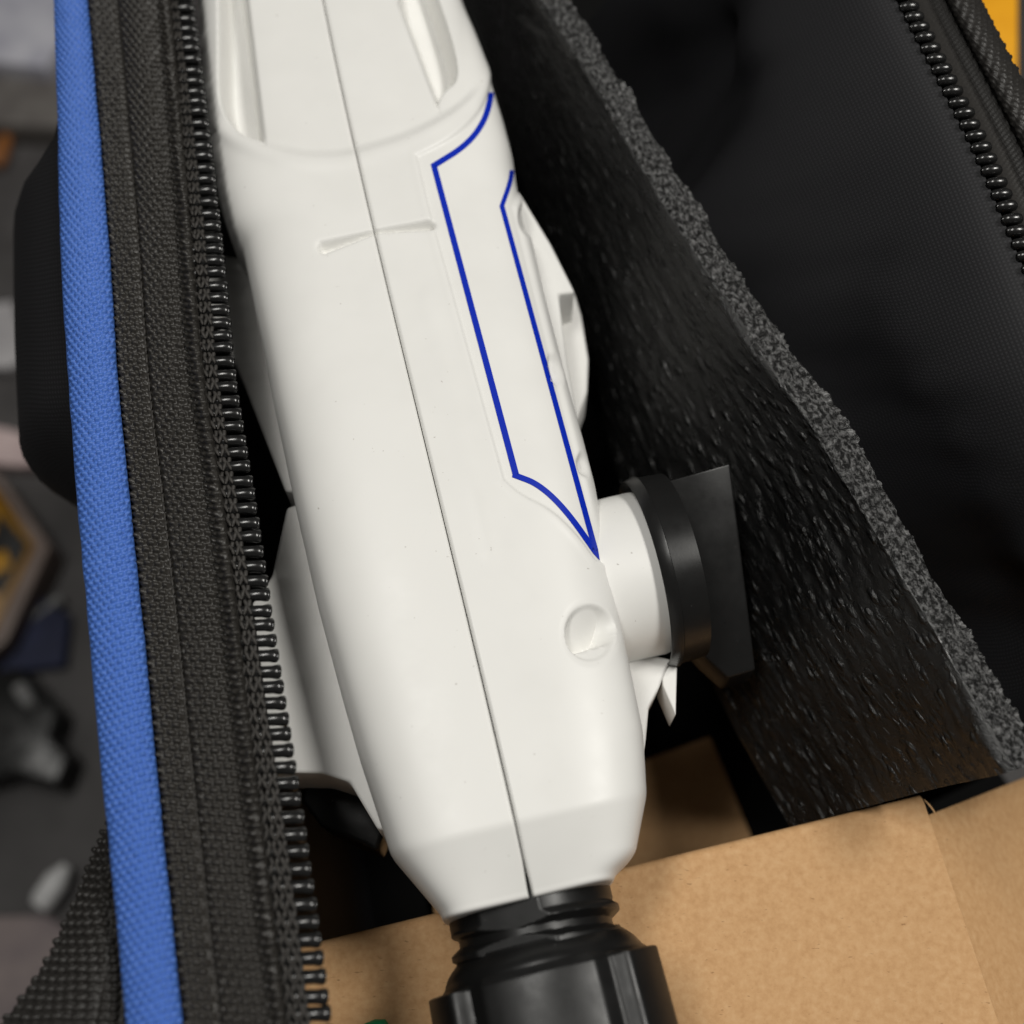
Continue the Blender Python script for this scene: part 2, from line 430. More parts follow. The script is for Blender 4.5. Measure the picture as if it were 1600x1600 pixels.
# ---- outside wall of the bag on the left, bulging out below the piping, with the padded pocket
def wall(name, rows, mat, parent, uvs=1.0, flip=False):
    P = np.array(rows, float); nr, nc = P.shape[:2]
    q = np.concatenate([np.zeros((nr, 1)), np.cumsum(np.linalg.norm(np.diff(P, axis=1), axis=2), 1)], 1)
    p = np.concatenate([np.zeros((1, nc)), np.cumsum(np.linalg.norm(np.diff(P, axis=0), axis=2), 0)], 0)
    return mesh_obj(name, P.reshape(-1, 3), grid_faces(nr, nc, flip), mat, parent, True, uv=np.stack([q, p], -1).reshape(-1, 2)*uvs)
rows = []
for v in np.arange(-240, 1800, 20):
    top = at(smooth_interp([v], *zip(*BL))[0]+3, v, 6)
    b = 1.0*sm(140, 230, v)*sm(740, 600, v)
    r = []
    for t in np.linspace(0, 1, 26):
        z = 6-t*1550 if t < 1 else BZ+6
        x = top[0]+40*sm(0, .04, t)+120*sm(.2, 1, t)-b*(236*math.sin(math.pi*min(1, t/.5))**.6)
        r.append((x, top[1]+ t*60, z))
    rows.append(r)
wall("outer_wall", rows, M_lining, bag, 1/30.0)
# ---- carrying strap at the lower left, coarse weave
strip("strap", [(1180, 196), (1260, 182), (1330, 150), (1420, 112), (1500, 74), (1560, 34), (1640, -30), (1800, -160)],
      [(1180, 200), (1260, 200), (1330, 205), (1420, 215), (1500, 224), (1560, 232), (1640, 240), (1800, 250)], 1200, 1780, 3.0, 80,
      lambda f, v: -75+45*np.sin(math.pi*f*.75), lambda p, q, f: knots(p+3*jit(p, q, 2), q+3*jit(p, q, 4), 12.5, 17, 8.0, .45, .3)*(1-.9*np.exp(-((f-.62)/.02)**2)-.9*np.exp(-((f-.80)/.02)**2)), M_web)

# ---- inside: left lining, floor, right lining with soft folds
rows = []
for v in np.arange(-240, 1800, 60):
    top = at(smooth_interp([v], *zip(*TL))[0]-10, v, -24)
    rows.append([(top[0]+60*t-40*math.sin(math.pi*t), top[1], -24-t*1150) for t in np.linspace(0, 1, 14)])
wall("inner_wall", rows, M_lining, bag, 1/9.0, True)
quad_sheet("bag_floor", [(-700, -1300, -1180), (1500, -1300, -1180), (1300, -450, -1180), (1050, 0, -1180), (800, 600, -1180), (760, 900, -1180), (760, 2600, -1180), (-700, 2600, -1180)], M_floor, bag)
quad_sheet("bag_base", [(-560, -1300, BZ+4), (1500, -1300, BZ+4), (1300, -450, BZ+4), (1050, 0, BZ+4), (800, 600, BZ+4), (760, 900, BZ+4), (760, 2600, BZ+4), (-560, 2600, BZ+4)], M_floor, bag)

RZL = [(-300, 1242), (-120, 1338), (0, 1392), (114, 1451), (232, 1511), (385, 1577), (600, 1668), (900, 1790), (1300, 1950)]
RZR = [(a, b+40) for a, b in RZL]
RZ = 150.0
rows = []
vs = np.arange(-280, 1100, 16.0)
for v in vs:
    top = at(smooth_interp([v], *zip(*RZL))[0]+8, v, RZ-4)
    r = []
    for t in np.linspace(0, 1, 60):
        # leans away from the opening, then falls to the floor; folds run down and along
        x = top[0]-(560-300*float(sm(450, 850, v)))*t**.85-40*math.sin(math.pi*t)
        y = top[1]+20*t
        z = RZ-4-1150*t**1.25
        fold = 95*math.sin(top[1]/190+3.2*t+.6)*sm(.05, .40, t)+50*math.sin(top[1]/97-6*t)*sm(.10, .45, t)
        fold += float(60*vnoise(np.array(top[1]/130+2*t), np.array(5*t+3))+22*vnoise(np.array(top[1]/48-3*t), np.array(9*t+8)))*sm(.02, .25, t)
        r.append((x+fold, y, z+fold*.5))
    rows.append(r)
wall("lining", rows, M_lining, bag, 1/22.0, False)
bead_me = tube_mesh("zipper_tooth", [(0, 4, 4), (3, 8, 8), (12, 9.3, 10.5), (24, 9.6, 11), (31, 7.5, 8), (34, 3, 3)], 8, M_coil)
place_teeth(bead_me, RZL, RZR, -240, 900, 23.5, RZ, 36)
# tape and rolled edges beyond the right-hand teeth
def off(e, d): return [(a, b+d) for a, b in e]
strip("zipper_tape", off(RZL, 22), off(RZL, 84), -260, 900, 3.0, 40, lambda f, v: RZ-10-10*np.sin(math.pi*f), lambda p, q, f: 1.8*np.abs(np.sin(math.pi*(p+.9*q)/9)), M_web)
strip("piping", off(RZL, 84), off(RZL, 140), -260, 900, 3.0, 30, lambda f, v: RZ-12+30*np.sqrt(np.maximum(0, 1-(2*f-1)**2*.98)), lambda p, q, f: checks(p-.5*q, q, 13, 12, 4.5), M_web)
strip("piping", off(RZL, 146), off(RZL, 230), 120, 900, 3.0, 30, lambda f, v: RZ-34+32*np.sqrt(np.maximum(0, 1-(2*f-1)**2*.98)), lambda p, q, f: checks(p+.5*q, q, 13, 12, 4.5), M_web)
rows = []
for v in np.arange(-260, 1030, 40):
    top = at(smooth_interp([v], *zip(*RZL))[0]+136, v, RZ-34)
    rows.append([(top[0]-30*sm(0, .1, t)-120*t, top[1], RZ-34-t*(RZ-34-BZ-6)) for t in np.linspace(0, 1, 12)])
wall("outer_wall", rows, M_side, bag)

# ------------------------------------------------------------------ the white tool
seam_px = [(504, 0), (548, 190), (581, 360), (653, 646), (700, 834), (740, 1005), (774, 1147), (796, 1256), (831, 1393)]
sw = np.array([at(u, v, 0) for u, v in seam_px])
co = np.polyfit(sw[:, 1], sw[:, 0], 3)
y_top = at(0, -190, 0)[1]; y_end = sw[-1, 1]
H0 = 150.0
tool = thing("handheld_tool", "white plastic handheld tool with blue outline, black side knob and black gland nut", "tool",
             (np.polyval(co, 0), 0, -H0-190))
yy = np.arange(y_top, y_end, -2.5); nr = len(yy)
ax = np.stack([np.polyval(co, yy), yy], -1)
tan = np.gradient(ax, axis=0); tan /= np.linalg.norm(tan, axis=1)[:, None]
nrm = np.stack([-tan[:, 1], tan[:, 0]], -1)             # points to the right of the picture
def widths(px, ze, sign):
    r = []
    for u, v in px:
        p = at(u, v, ze)[:2]; i = np.argmin(np.abs((ax-p)@np.array([0, 1])*0+np.sum((ax-p)*tan, 1)))
        r.append((i, sign*float((p-ax[i])@nrm[i])))
    r.sort(); return np.array(r)
LPX = [(312, -150), (313, 0), (318, 100), (325, 190), (336, 280), (347, 335), (364, 385), (384, 412), (392, 450), (415, 560), (432, 650), (466, 810), (500, 960), (540, 1110), (566, 1200), (612, 1340), (690, 1432)]
RPX = [(690, -150), (724, 0), (746, 60), (768, 130), (790, 200), (803, 250), (810, 300), (835, 400), (858, 500), (884, 600), (912, 700), (930, 770), (946, 870), (964, 960), (986, 1060), (1004, 1150), (1009, 1245), (992, 1338), (957, 1372)]
zE = -H0*0.80
wl = widths(LPX, zE, -1); wr = widths(RPX, zE, 1)
idx = np.arange(nr)
def soften(x, k=5):
    kk = np.ones(k)/k; return np.convolve(np.pad(x, k//2, mode='edge'), kk, 'valid')
WL = soften(np.interp(idx, wl[:, 0], wl[:, 1]), 7); WR = soften(np.interp(idx, wr[:, 0], wr[:, 1]), 7)
# tail chamfer: upper face drops towards the end
i_ch = np.argmin(np.abs(yy-at(800, 1283, 0)[1]))
drop = np.where(idx > i_ch, (idx-i_ch)/(nr-1-i_ch)*46.0, 0.0); drop = soften(drop, 5)
NEXP = 3.7
def half(sign):
    W = (WR if sign > 0 else WL)[:, None]
    r = np.concatenate([np.linspace(0, .93, 125)])
    z1 = 1-(1-r**NEXP)**(1/NEXP)
    zt = np.linspace(z1[-1], 1, 26)[1:]; r2 = (1-(1-zt)**NEXP)**(1/NEXP)
    ph = np.linspace(0, math.pi/2, 26)[1:]
    r3 = np.cos(ph)**.7; z3 = 1+1.15*np.sin(ph)**.8
    rr = np.concatenate([r, r2, r3])[None, :]; zz = np.concatenate([z1, zt, z3])[None, :]
    gap = (0.8+0.4*sm(nr-260, nr-60, idx)+1.8*sm(nr-22, nr-2, idx))[:, None]
    wv = gap+(W-gap)*rr
    wv[:, -1] = gap[:, 0]
    # crown: seen flat across the top, gentle crease lines either side of the middle
    Hh = (H0-drop*.35)[:, None]
    z = -drop[:, None]*(1-.6*rr**2)-Hh*zz
    # collar in front of the finger scallops is fuller
    P = np.empty((nr, rr.shape[1], 3))
    P[..., :2] = ax[:, None, :]+sign*wv[..., None]*nrm[:, None, :]
    P[..., 2] = z
    return P
COLLAR = smooth_line([(250, 130), (328, 188), (360, 213), (410, 234), (470, 250), (525, 250), (560, 244), (640, 219), (700, 188), (742, 155), (770, 120), (800, 80)], 2)
TROUGH_L = smooth_line([(338, -400), (340, 60), (339, 140), (347, 180), (374, 208), (404, 216), (411, 220)], 2).tolist()+[(411, 221), (385, 0), (340, -400)]
TROUGH_R = [(540, -400), (622, 0), (684, 163)]+smooth_line([(684, 160), (694, 138), (717, 122), (718, 92), (704, 40), (684, -20), (560, -400)], 2).tolist()
PANEL = [(650, 242)]+smooth_line([(650, 242), (700, 218), (742, 184), (764, 146), (772, 90)], 2).tolist()+[(860, 90), (840, 250), (806, 322), (946, 880), (932, 876)]+smooth_line([(932, 876), (900, 832), (860, 795), (812, 772), (786, 748)], 2).tolist()+[(786, 745), (668, 320)]
def relief(u, v):
    d = np.zeros(u.shape)
    cv = np.interp(u, COLLAR[:, 0], COLLAR[:, 1])
    up_ = cv-v                                           # >0 on the scalloped side of the collar
    d -= 9*sm(0, 24, up_)*sm(335, 375, u)*sm(765, 725, u)
    d += 3*np.exp(-((up_+4)/13)**2)*sm(325, 350, u)*sm(770, 740, u)
    # lines bounding the middle panel
    for a, b in (((360, -200), (412, 224)), ((560, -160), (686, 168))):
        ds, t = seg_dist(u, v, a, b); d -= 2.5*np.exp(-(ds/2.6)**2)
    # recessed label panel
    s = sdf_poly(u, v, PANEL)
    d -= 4.2*sm(3, -4, s)
    d += 0.9*np.exp(-((s-6)/6)**2)
    # cross marks moulded beside the seam
    for a, b, w0, w1 in (((587, 361.5), (505, 386), 1.8, 7.6), ((589, 361), (672, 351), 1.8, 6.0)):
        ds, t = seg_dist(u, v, a, b); ww = w0+(w1-w0)*t
        d -= (10+14*t)*np.exp(-(ds/(ww*.75+1.0))**2)
    # screw recess
    e = np.hypot((u-923)/40, (v-988)/45)
    bowl = sm(1.02, .88, e)
    ridge = (v-1004)+.24*(u-927)
    d -= bowl*np.where(ridge < 0, 4+44*np.clip((ridge+62)/62, 0, 1), 48-36*np.clip(ridge/7, 0, 1)-10*np.clip((ridge-7)/26, 0, 1))
    d -= 1.5*sm(1.25, 1.0, e)
    # small dimples down the side of the label panel
    for cu, cv_, a in ((821, 345, 1.0), (869, 576, 1.0), (912, 726, .8)):
        x = (u-cu)*.97-(v-cv_)*.24; y = (u-cu)*.24+(v-cv_)*.97
        d -= 10*sm(1.0, .3, np.hypot(x/(11*a), y/(30*a)))
    # faint moulded creases
    ds, t = seg_dist(u, v, (668, 470), (765, 860)); d += 1.6*np.exp(-(ds/16)**2)
    ds, t = seg_dist(u, v, (765, 1010), (955, 1225)); d += 0.0*ds
    d += .5*vnoise(u/70, v/90)
    return d
def finish(P, sign):
    N = grid_normals(P); N = N if sign > 0 else -N
    N = np.where((N[..., 2:3] < 0) & (np.arange(P.shape[1])[None, :, None] < 100), -N, N)
    u, v = proj(P)
    k = sm(-.15, .2, N[..., 2]); k[:, 152:] = 0
    P = P+N*(relief(u, v)*k)[..., None]
    for poly in (TROUGH_L, TROUGH_R):                    # finger scallops sink straight into the shell
        P[:, :152, 2] -= (62*sm(1.5, -16, sdf_poly(u, v, poly)))[:, :152]
    # rounded lip at the parting line
    lip = np.array([0, 1, 2])
    for c, dz in ((0, -4.5), (1, -2.0), (2, -.6)): P[:, c, 2] += dz
    # close the tail
    end = [P]
    c = np.array([ax[-1, 0], ax[-1, 1], -H0*1.0-30])
    t3 = np.array([tan[-1, 0], tan[-1, 1], 0])
    for k_, o_ in ((.985, 3.0), (.95, 4.5), (.72, 4.0), (.02, 4.0)):
        row = c+(P[-1]-c)*k_+t3*o_
        row[:, :] = row
        end.append(row[None])
    P = np.concatenate(end, 0)
    # wall of the parting gap
    inn = P[:, :1].copy(); inn[..., 2] -= 36
    P = np.concatenate([inn, P], 1)
    return P
halves = []; bv_v = []; bv_f = []
for sign in (1, -1):
    P = finish(half(sign), sign)
    F = grid_faces(*P.shape[:2], flip=sign < 0)
    o = mesh_obj("shell_half", P.reshape(-1, 3), F, M_white, tool)
    o.data.set_sharp_from_angle(angle=math.radians(50))
    sub = P[::2, ::1]
    bv_f += (grid_faces(*sub.shape[:2])+len(bv_v)).tolist(); bv_v += sub.reshape(-1, 3).tolist()
bvh = BVHTree.FromPolygons([Vector(p) for p in bv_v], bv_f)
def on_body(u, v, lift):
    d = Vector(ray(u, v)).normalized()
    h = bvh.ray_cast(Vector(CAM), d)
    if h[0] is None: return None
    n = h[1] if h[1].z > 0 else -h[1]
    return np.array(h[0]+n*lift)
def ribbon(pts, wd, name, mat, lift=0.9, nx=5):
    """printed line laid on the moulding; corners mitred"""
    p = np.array(pts, float); wd = np.array(wd, float)
    q = [p[0]]; ww = [wd[0]]
    for i in range(1, len(p)):
        n = max(1, int(np.linalg.norm(p[i]-p[i-1])/5))
        for k in range(1, n+1): q.append(p[i-1]+(p[i]-p[i-1])*k/n); ww.append(wd[i-1]+(wd[i]-wd[i-1])*k/n)
    q = np.array(q); V = []; ok = []
    for i in range(len(q)):
        a = q[i]-q[i-1] if i else q[1]-q[0]; b = q[i+1]-q[i] if i < len(q)-1 else a
        a = a/np.linalg.norm(a); b = b/np.linalg.norm(b)
        na = np.array([-a[1], a[0]]); nb = np.array([-b[1], b[0]]); m = na+nb; m /= np.linalg.norm(m)+1e-9
        k = min(1/max(.2, m@na), 3.2)
        for f in np.linspace(-.5, .5, nx):
            r = on_body(*(q[i]+m*k*f*ww[i]), lift)
            V.append(r)
    rows = [V[i*nx:(i+1)*nx] for i in range(len(q))]
    rows = [r for r in rows if all(p is not None for p in r)]
    return mesh_obj(name, [p for r in rows for p in r], grid_faces(len(rows), nx), mat, tool)
top_arc = smooth_line([(766, 128), (767, 152), (756, 192), (728, 228), (678, 259)], 3)
tail_arc = smooth_line([(805, 743), (842, 757), (884, 797), (931, 864)], 3)
side_arc = smooth_line([(784, 322), (797, 285), (800, 262), (801, 236)], 3)
chain = top_arc.tolist()+[(806, 742)]+tail_arc.tolist()[1:]+[(784, 322)]+side_arc.tolist()[1:]
nw = [9]*len(top_arc)+[10]+[9.0]*(len(tail_arc)-2)+[8.5]+[7.5]+[7]*(len(side_arc)-1)
ribbon(chain, nw, "blue_outline", M_blue_print)

# local frame of the tool near a picture point
def frame(u, v):
    p = at(u, v, 0)[:2]; i = np.argmin(np.abs(np.sum((ax-p)*tan, 1)))
    return np.array([*ax[i], 0]), np.array([*tan[i], 0]), np.array([*nrm[i], 0])
# ---- knob on the right side
A0, T0, N0 = frame(1000, 900)
zk = -192.0
kc = at(1000, 845, -20)                                # a point over the boss axis
along = float((kc-A0)@T0); base = A0+T0*along; base[2] = zk
lat = lambda u, v, z: float((at(u, v, z)-base)@N0)
n_b0 = lat(945, 900, -60); n_b1 = lat(1054, 900, -30); n_k1 = lat(1104, 895, -10)
revolve("knob_boss", base+N0*n_b0, N0, [(-60, 30), (-60, 138), (n_b1-n_b0-14, 140), (n_b1-n_b0-6, 139), (n_b1-n_b0+4, 137), (n_b1-n_b0+4, 20)], M_white, tool, 128)
kn = revolve("knob", base+N0*(n_b1-16), N0, [(10, 100), (10, 148), (4, 154), (1, 155), (0, 157), (2, 159), (17, 164.5), (19, 165), (20, 164.5), (21, 161), (66, 159), (n_k1-n_b1+14, 156), (n_k1-n_b1+18, 152), (n_k1-n_b1+18, 10)], M_knob, tool, 160)
def kpt(a, n, z): return base+T0*a+N0*n+np.array([0, 0, z])
g0, g1 = n_k1-6, n_k1+62
top = [kpt(-124, g0, 78), kpt(-130, g1+58, 80), kpt(186, g1+32, -84), kpt(188, g1-18, -84), kpt(148, g0+18, -64), kpt(122, g0, -52)]
bot = [p-np.array([0, 0, 84.0]) for p in top]
gr = solid("grip", np.array(top), np.array(bot), M_knob, kn, 4.0, 3)
# ---- lower mouldings that show past the upper shell
prism("guard", [(320, 395), (398, 405), (480, 770), (446, 768), (372, 578), (320, 470)], -185, 90, M_white_inner, tool, 5)
prism("guard", [(448, 792), (530, 770), (660, 1300), (590, 1296), (546, 1222), (502, 1208), (380, 1206), (380, 960), (424, 900)], -190, 150, M_white_inner, tool, 6)
prism("side_wing", [(780, 280), (812, 300), (861, 381), (899, 457), (873, 459), (886, 560), (902, 645), (860, 640), (800, 450)], -130, 120, M_white, tool, 6,
      slope=lambda u, v: -0.35*max(0, u-800))
prism("side_wing", [(850, 420), (878, 430), (899, 458), (909, 492), (920, 560), (918, 612), (900, 662), (850, 640)], -270, 110, M_white_inner, tool, 8)
prism("guard", [(930, 1000), (1050, 1030), (1040, 1046), (1030, 1075), (1014, 1104), (1009, 1160), (1000, 1215), (940, 1150)], -215, 120, M_white_inner, tool, 5)
prism("rib", [(1030, 1035), (1058, 1040), (1056, 1118), (1048, 1100), (1036, 1072)], -225, 90, M_white_inner, tool, 3)
revolve("foot", at(1030, 1135, -330), (0, 0, 1), [(0, 5), (0, 44), (50, 46), (55, 42), (56, 5)], M_knob, tool, 40)
prism("bracket", [(480, 1190), (560, 1215), (600, 1300), (590, 1330), (500, 1290), (470, 1250)], -330, 120, M_knob, tool, 8)
# ---- gland at the tail
E = np.array([ax[-1, 0], ax[-1, 1], -H0-32]); T1 = np.array([tan[-1, 0], tan[-1, 1], 0])
def thread(d, th, r):
    ph = (d/38.0+th/(2*math.pi)) % 1.0
    tri = 1-np.abs(2*ph-1)
    cut = sm(50, 64, d)
    r2 = r+cut*(np.clip(tri*2.0-.55, 0, 1)*15-9)
    a0 = 0.30
    fl = 117.0/np.maximum(np.cos(np.minimum(np.abs(((th-a0+math.pi) % (2*math.pi))-math.pi), 1.2)), .2)
    fl2 = 117.0/np.maximum(np.cos(np.minimum(np.abs(((th-a0) % (2*math.pi))-math.pi), 1.2)), .2)
    return np.minimum(np.minimum(r2, fl), fl2)
revolve("gland_neck", E-T1*30, T1, [(0, 20)]+[(x, 126) for x in np.arange(0, 170, 1.5)]+[(170, 20)], M_gland, tool, 240, thread)
def lobes(d, th, r):
    w3 = np.cos(3*(th-.10))
    body = sm(24, 44, d)
    hexr = 1/np.maximum(np.cos(((th-.10+math.pi/6) % (math.pi/3))-math.pi/6), .8)
    grip = sm(-.45, -.80, w3)                            # three raised ribs between broad faces
    return r*(1+body*(hexr-1)*.35)+grip*sm(38, 42, d)*24
def nut_prof():
    p = [(0, 118), (0, 126)]
    for t in np.linspace(0, 1, 16): p.append((3+30*t, 127+22*math.sin(t*math.pi/2)))
    p += [(35, 150), (37, 151), (39, 151.5), (41, 153), (43, 154), (46, 154.5), (64, 155), (120, 156), (240, 158), (300, 158), (306, 150), (306, 60)]
    return p
revolve("gland_nut", E+T1*62, T1, nut_prof(), M_gland, tool, 240, lobes)
revolve("cable", E+T1*330, T1, [(0, 56), (500, 56)], M_gland, tool, 48)

# ------------------------------------------------------------------ foam sheet standing along the right side of the bag
FO = smooth_line([(800, -140), (868, -30), (905, 20), (1000, 170), (1080, 300), (1160, 430), (1262, 580), (1345, 690), (1440, 860), (1520, 1000), (1600, 1135), (1632, 1188)], 2)
FI = smooth_line([(765, -140), (828, -30), (862, 20), (945, 160), (1020, 290), (1092, 400), (1188, 540), (1272, 668), (1362, 820), (1438, 940), (1528, 1095), (1590, 1202)], 2)
FB = smooth_line([(700, -140), (735, 0), (775, 160), (830, 330), (900, 560), (960, 740), (1010, 860), (1075, 1010), (1150, 1150), (1205, 1230), (1240, 1290)], 2)
def resample(p, n):
    s = np.concatenate([[0], np.cumsum(np.linalg.norm(np.diff(p, axis=0), axis=1))]); t = np.linspace(0, s[-1], n)
    return np.stack([np.interp(t, s, p[:, 0]), np.interp(t, s, p[:, 1])], -1)
nf = 620
fo, fi, fb = resample(FO, nf), resample(FI, nf), resample(FB, nf)
Po = at(fo[:, 0], fo[:, 1], -34); Pi = at(fi[:, 0], fi[:, 1], -20); Pb = at(fb[:, 0], fb[:, 1], -520)
s_al = np.concatenate([[0], np.cumsum(np.linalg.norm(np.diff(Pi, axis=0), axis=1))])
foam = thing("foam_sheet", "charcoal black foam sheet with a rough cut edge standing beside the white tool", "foam", tuple(Pb.mean(0)))
def loft(A, B, n, ucoef=1.0):
    f = np.linspace(0, 1, n)[None, :, None]; P = A[:, None]*(1-f)+B[:, None]*f
    q = np.linalg.norm(B-A, axis=1)[:, None]*f[..., 0]
    return P, np.stack([q, np.broadcast_to(s_al[:, None], q.shape)], -1)
P, UV = loft(Po, Pi, 34)
N = grid_normals(P); N = np.where(N[..., 2:3] < 0, -N, N)
a, b = UV[..., 1], UV[..., 0]
edge_rag = 5*vnoise(a/16, a*0+3)+8*np.maximum(0, vnoise(a/5, a*0+8))+14*vnoise(a/70, a*0+5)
h = 6*vnoise(a/9, b/6)+5*vnoise(a/4, b/3)+7*vnoise(a/40, b/30)-7*(2*b/np.maximum(b.max(1, keepdims=True), 1)-1)**2
P = P+N*h[..., None]
P[:, 0] += np.stack([edge_rag[:, 0], edge_rag[:, 0]*.4, edge_rag[:, 0]*.2], -1)
rim_i = P[:, -1].copy()
cut = mesh_obj("cut_edge", P.reshape(-1, 3), grid_faces(*P.shape[:2]), M_foam_cut, foam, True, uv=UV.reshape(-1, 2))
P2, UV2 = loft(Pi, Pb, 150)
N2 = grid_normals(P2); N2 = np.where(N2[..., 2:3] < 0, -N2, N2)
a, b = UV2[..., 1], UV2[..., 0]
h2 = 4*vnoise(a/60, b/16)+2.5*vnoise(a/26+9, b/8)+24*vnoise(a/260, b/190)
k = sm(0, 18, b)[..., None]
P2 = P2+N2*h2[..., None]*k
P2[:, 0] = rim_i
mesh_obj("front_face", P2.reshape(-1, 3), grid_faces(*P2.shape[:2]), M_foam, foam, True, uv=UV2.reshape(-1, 2))
back_o = P[:, 0]; back_b = Pb+(Po-Pi)
P3, UV3 = loft(back_o, back_b, 20)
mesh_obj("back_face", P3.reshape(-1, 3), grid_faces(*P3.shape[:2], flip=True), M_foam, foam, True, uv=UV3.reshape(-1, 2))
P4, UV4 = loft(P2[:, -1], back_b, 4)
mesh_obj("lower_edge", P4.reshape(-1, 3), grid_faces(*P4.shape[:2]), M_foam_cut, foam, True, uv=UV4.reshape(-1, 2))

# ------------------------------------------------------------------ cardboard box at the lower right
ZB = -365.0
bA, bB, bC = at(505, 1468, ZB), at(1440, 1241, ZB), at(1560, 1600, ZB)
ex = (bB-bA)/np.linalg.norm(bB-bA); ey = np.array([ex[1], -ex[0], 0])            # ey points down the picture
LW, LH = np.linalg.norm(bB-bA), 900.0
box = thing("cardboard_box", "plain brown cardboard box under the black gland nut of the tool", "box", tuple(bB*.5+bA*.5+np.array([0, 0, -700])))
def bx(a, b, z): return bB+ex*a+ey*b+np.array([0, 0, z])
# top panel with a rounded fold along its far edge, slight sag
fl = (bC-bB); fl /= np.linalg.norm(fl)
na, nb = 90, 60
Pt = np.zeros((nb, na, 3))
for j in range(nb):
    t = j/(nb-1)
    for i in range(na):
        s_ = i/(na-1)
        p = bB+ex*(-(1-s_)*(LW+160))
        if j < 12:                                             # fold
            th = (1-j/11)*math.pi/2; rr = 17
            q = p+ey*(rr-rr*math.sin(th))+np.array([0, 0, -rr+rr*math.cos(th)])
        else:
            q = p+ey*17+fl*((j-11)/(nb-12))*LH
        q = q+np.array([0, 0, 3.5*math.sin(s_*5+t*3)*min(1, t*4)])
        if j >= 12: pass
        Pt[j, i] = q
mesh_obj("top_panel", Pt.reshape(-1, 3), grid_faces(nb, na)[:, ::-1], M_kraft, box)
front = np.stack([Pt[0], Pt[0]+np.array([0, 0, -330.0])])
mesh_obj("side_panel", front.reshape(-1, 3), grid_faces(2, na), M_kraft, box, False)
# corrugated raw edge at the right of the top panel
side = np.stack([Pt[:, -1], Pt[:, -1]+np.array([2, 0, -15.0])], 1)
mesh_obj("raw_edge", side.reshape(-1, 3), grid_faces(nb, 2)[:, ::-1], M_kraft, box, False)
# flap folding down at the right, set a little lower
o0 = bB-ex*8+ey*36+np.array([0, 0, -34])
dn = ex*.74-ey*.11+np.array([0, 0, -.62])
Pf = np.array([[o0+fl*(LH*j/20)+dn*(620*i/20)+np.array([0, 0, 5*math.sin(i/6)]) for i in range(21)] for j in range(21)])
ff = mesh_obj("side_flap", Pf.reshape(-1, 3), grid_faces(21, 21)[:, ::-1], M_kraft, box)
sm_ = ff.modifiers.new("thickness", 'SOLIDIFY'); sm_.thickness = 9*S; sm_.offset = -1
# little curled tab of torn liner at the corner
tb = np.array([[bB+ex*(2+18*t)+ey*(8+26*t+4*s_)+np.array([0, 0, -2-16*t+7*math.sin(math.pi*t)])+fl*(6+10*s_)*t for s_ in np.linspace(0, 1, 5)] for t in np.linspace(0, 1, 8)])
mesh_obj("torn_liner", tb.reshape(-1, 3), grid_faces(8, 5), M_kraft, box)
# deeper cardboard seen in shadow behind the edge
tray = thing("cardboard_insert", "brown cardboard lying deep in shadow under the tail of the tool", "cardboard", tuple(at(820, 1330, -1150)))
prism("sheet", [(655, 1262), (760, 1240), (1000, 1190), (1110, 1150), (1200, 1370), (760, 1480), (690, 1500)], -1150, 14, M_kraft, tray, 3)
# green bit poking in at the lower edge
gb = revolve("green_clip", at(588, 1606, ZB+14), (1, .2, .1), [(-20, 3), (-18, 10), (0, 13), (16, 10), (20, 3)], mat_mottle("green_plastic", (0.01, .17, .06), (.015, .24, .09), .4), None, 24)
tag(gb, "tip of a small green plastic clip on the cardboard at the lower edge", "clip")

# ------------------------------------------------------------------ blurred things outside the bag
def on_bench(name, label, cat, poly, h, mat, bevel=12, group=None):
    o = prism(name, poly, BZ+h, h-3, mat, None, bevel, 3)
    tag(o, label, cat, group); return o
on_bench("plastic_crate", "pale grey plastic lid blurred at the top left corner", "lid", [(-60, -60), (110, -60), (100, 60), (70, 105), (-60, 90)], 260, mat_mottle("pale_plastic", (.36, .36, .42), (.5, .5, .55), .4))
on_bench("wooden_board", "brownish grey board blurred below the pale lid", "board", [(-60, 95), (68, 110), (120, 60), (130, 200), (-60, 190)], 160, mat_mottle("grey_board", (.10, .09, .085), (.15, .14, .13), .6))
tag(revolve("glass_jar", at(-4, 325, BZ), (0, 0, 1), [(0, 5), (0, 48), (130, 50), (150, 42), (152, 4)], mat_mottle("cream_cap", (.45, .46, .36), (.55, .56, .46), .3), None, 40), "cream round cap blurred at the left edge above the red cap", "cap")
tag(revolve("bottle_cap", at(4, 424, BZ), (0, 0, 1), [(0, 5), (0, 40), (150, 40), (165, 32), (167, 4)], mat_mottle("red_cap", (.5, .02, .015), (.6, .03, .02), .3), None, 40), "red round cap blurred at the left edge beside the bag", "cap")
tag(revolve("bottle_cap", at(-2, 600, BZ), (0, 0, 1), [(0, 5), (0, 40), (150, 40), (165, 32), (167, 4)], mat_mottle("blue_cap", (.015, .05, .33), (.02, .07, .4), .3), None, 40), "dark blue round cap blurred at the left edge", "cap")
on_bench("paper_strip", "pale pink paper strip blurred beside the black bag", "paper", [(-60, 655), (20, 672), (96, 702), (90, 722), (30, 728), (-60, 720)], 90, mat_mottle("pink_paper", (.55, .42, .42), (.66, .53, .52), .6), 6)
on_bench("metal_plate", "grey scrap of metal blurred at the left edge under the red cap", "plate", [(-60, 480), (20, 470), (40, 560), (10, 575), (-60, 570)], 80, mat_mottle("grey_metal", (.3, .29, .3), (.42, .41, .42), .4), 6)
cse = thing("yellow_case", "yellow and black case with a cream rim blurred at the left edge", "case", tuple(at(20, 850, BZ+2)))
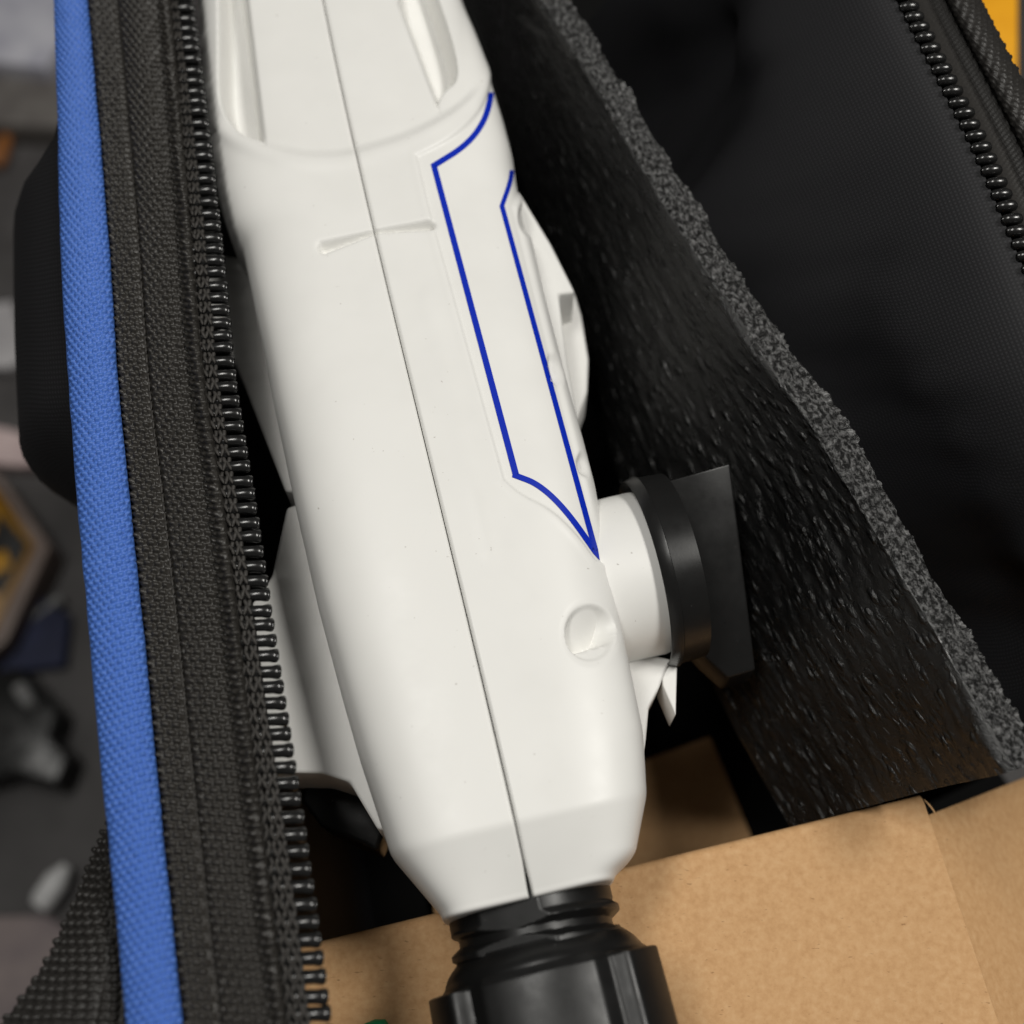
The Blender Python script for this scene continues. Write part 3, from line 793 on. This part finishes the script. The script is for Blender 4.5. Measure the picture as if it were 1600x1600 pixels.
prism("body", [(-110, 745), (-16, 750), (54, 850), (-6, 980), (-110, 1035)], BZ+170, 166, mat_mottle("case_yellow", (.28, .13, .005), (.36, .18, .010), .4), cse, 10)
prism("rim", [(-16, 738), (-2, 742), (78, 852), (10, 1000), (-80, 1080), (-80, 1050), (-8, 985), (54, 852)], BZ+185, 180, mat_mottle("case_rim", (.20, .15, .13), (.27, .21, .18), .5), cse, 5)
prism("panel", [(0, 802), (42, 850), (0, 930), (-30, 900)], BZ+186, 14, mat_mottle("case_black", g(.012), g(.02), .5), cse, 3)
prism("latch", [(-16, 868), (8, 858), (18, 884), (-10, 900)], BZ+205, 18, mat_mottle("case_latch", (.5, .25, .01), (.6, .3, .02), .5), cse, 3)
on_bench("power_tool", "black power tool with grey highlights blurred on the bench at the left", "power tool", [(-80, 1060), (30, 1040), (96, 1110), (80, 1150), (112, 1180), (90, 1230), (20, 1210), (-80, 1240)], 160, mat_black("tool_black", .012, .2, .4), 22)
on_bench("navy_cloth", "dark navy cloth blurred on the bench below the yellow case", "cloth", [(-70, 950), (60, 930), (108, 960), (100, 1040), (-70, 1060)], 60, mat_mottle("navy", (.012, .016, .045), (.02, .026, .07), .7), 10)
tag(revolve("tool_tip", at(78, 1190, BZ+40), (.5, 1, .25), [(0, 2), (0, 14), (60, 22), (90, 16), (92, 2)], mat_mottle("steel", g(.4), g(.5), .25), None, 24), "small grey metal tip blurred beside the black power tool", "metal tip")
tag(revolve("plastic_bottle", at(62, 1416, BZ+70), (.55, .9, .1), [(0, 4), (0, 34), (20, 46), (110, 46), (150, 26), (170, 20), (172, 3)], mat_mottle("white_bottle", g(.72), g(.8), .35), None, 40), "small white plastic bottle blurred left of the strap", "bottle")
on_bench("paper_sheet", "mauve grey paper sheet blurred at the lower left under the strap", "paper", [(-90, 1435), (70, 1430), (190, 1500), (190, 1720), (-90, 1720)], 50, mat_mottle("mauve_paper", (.22, .18, .19), (.33, .27, .26), .6), 8)
tag(revolve("screwdriver", at(2, 235, BZ+60), (.2, 1, .05), [(-90, 4), (-88, 34), (-40, 40), (30, 36), (80, 26), (84, 8), (190, 8), (192, 2)], mat_mottle("brown_handle", (.20, .075, .02), (.28, .11, .03), .4), None, 32), "screwdriver with an orange brown handle blurred at the left edge above the cream cap", "screwdriver")
tag(revolve("drill_bit", at(60, 960, BZ+50), (1, .8, .05), [(-70, 2), (-68, 16), (60, 16), (62, 28), (110, 28), (112, 4)], mat_mottle("bit_steel", g(.10), g(.16), .3), None, 24), "short grey steel bit blurred on the navy cloth", "drill bit")
tag(revolve("socket", at(38, 1085, BZ+170), (.6, -.7, .3), [(-40, 4), (-40, 30), (30, 30), (34, 24), (70, 24), (72, 6)], mat_mottle("socket_steel", g(.22), g(.32), .25), None, 32), "small grey steel socket blurred on top of the black power tool", "socket")
# orange item beyond the right rim
on_bench("orange_case", "orange case glimpsed past the right-hand rim of the bag", "case", [(1500, -90), (1592, -90), (1592, 120), (1560, 130), (1500, 60)], 2400, mat_mottle("orange", (.75, .33, .01), (.85, .4, .015), .4), 10)
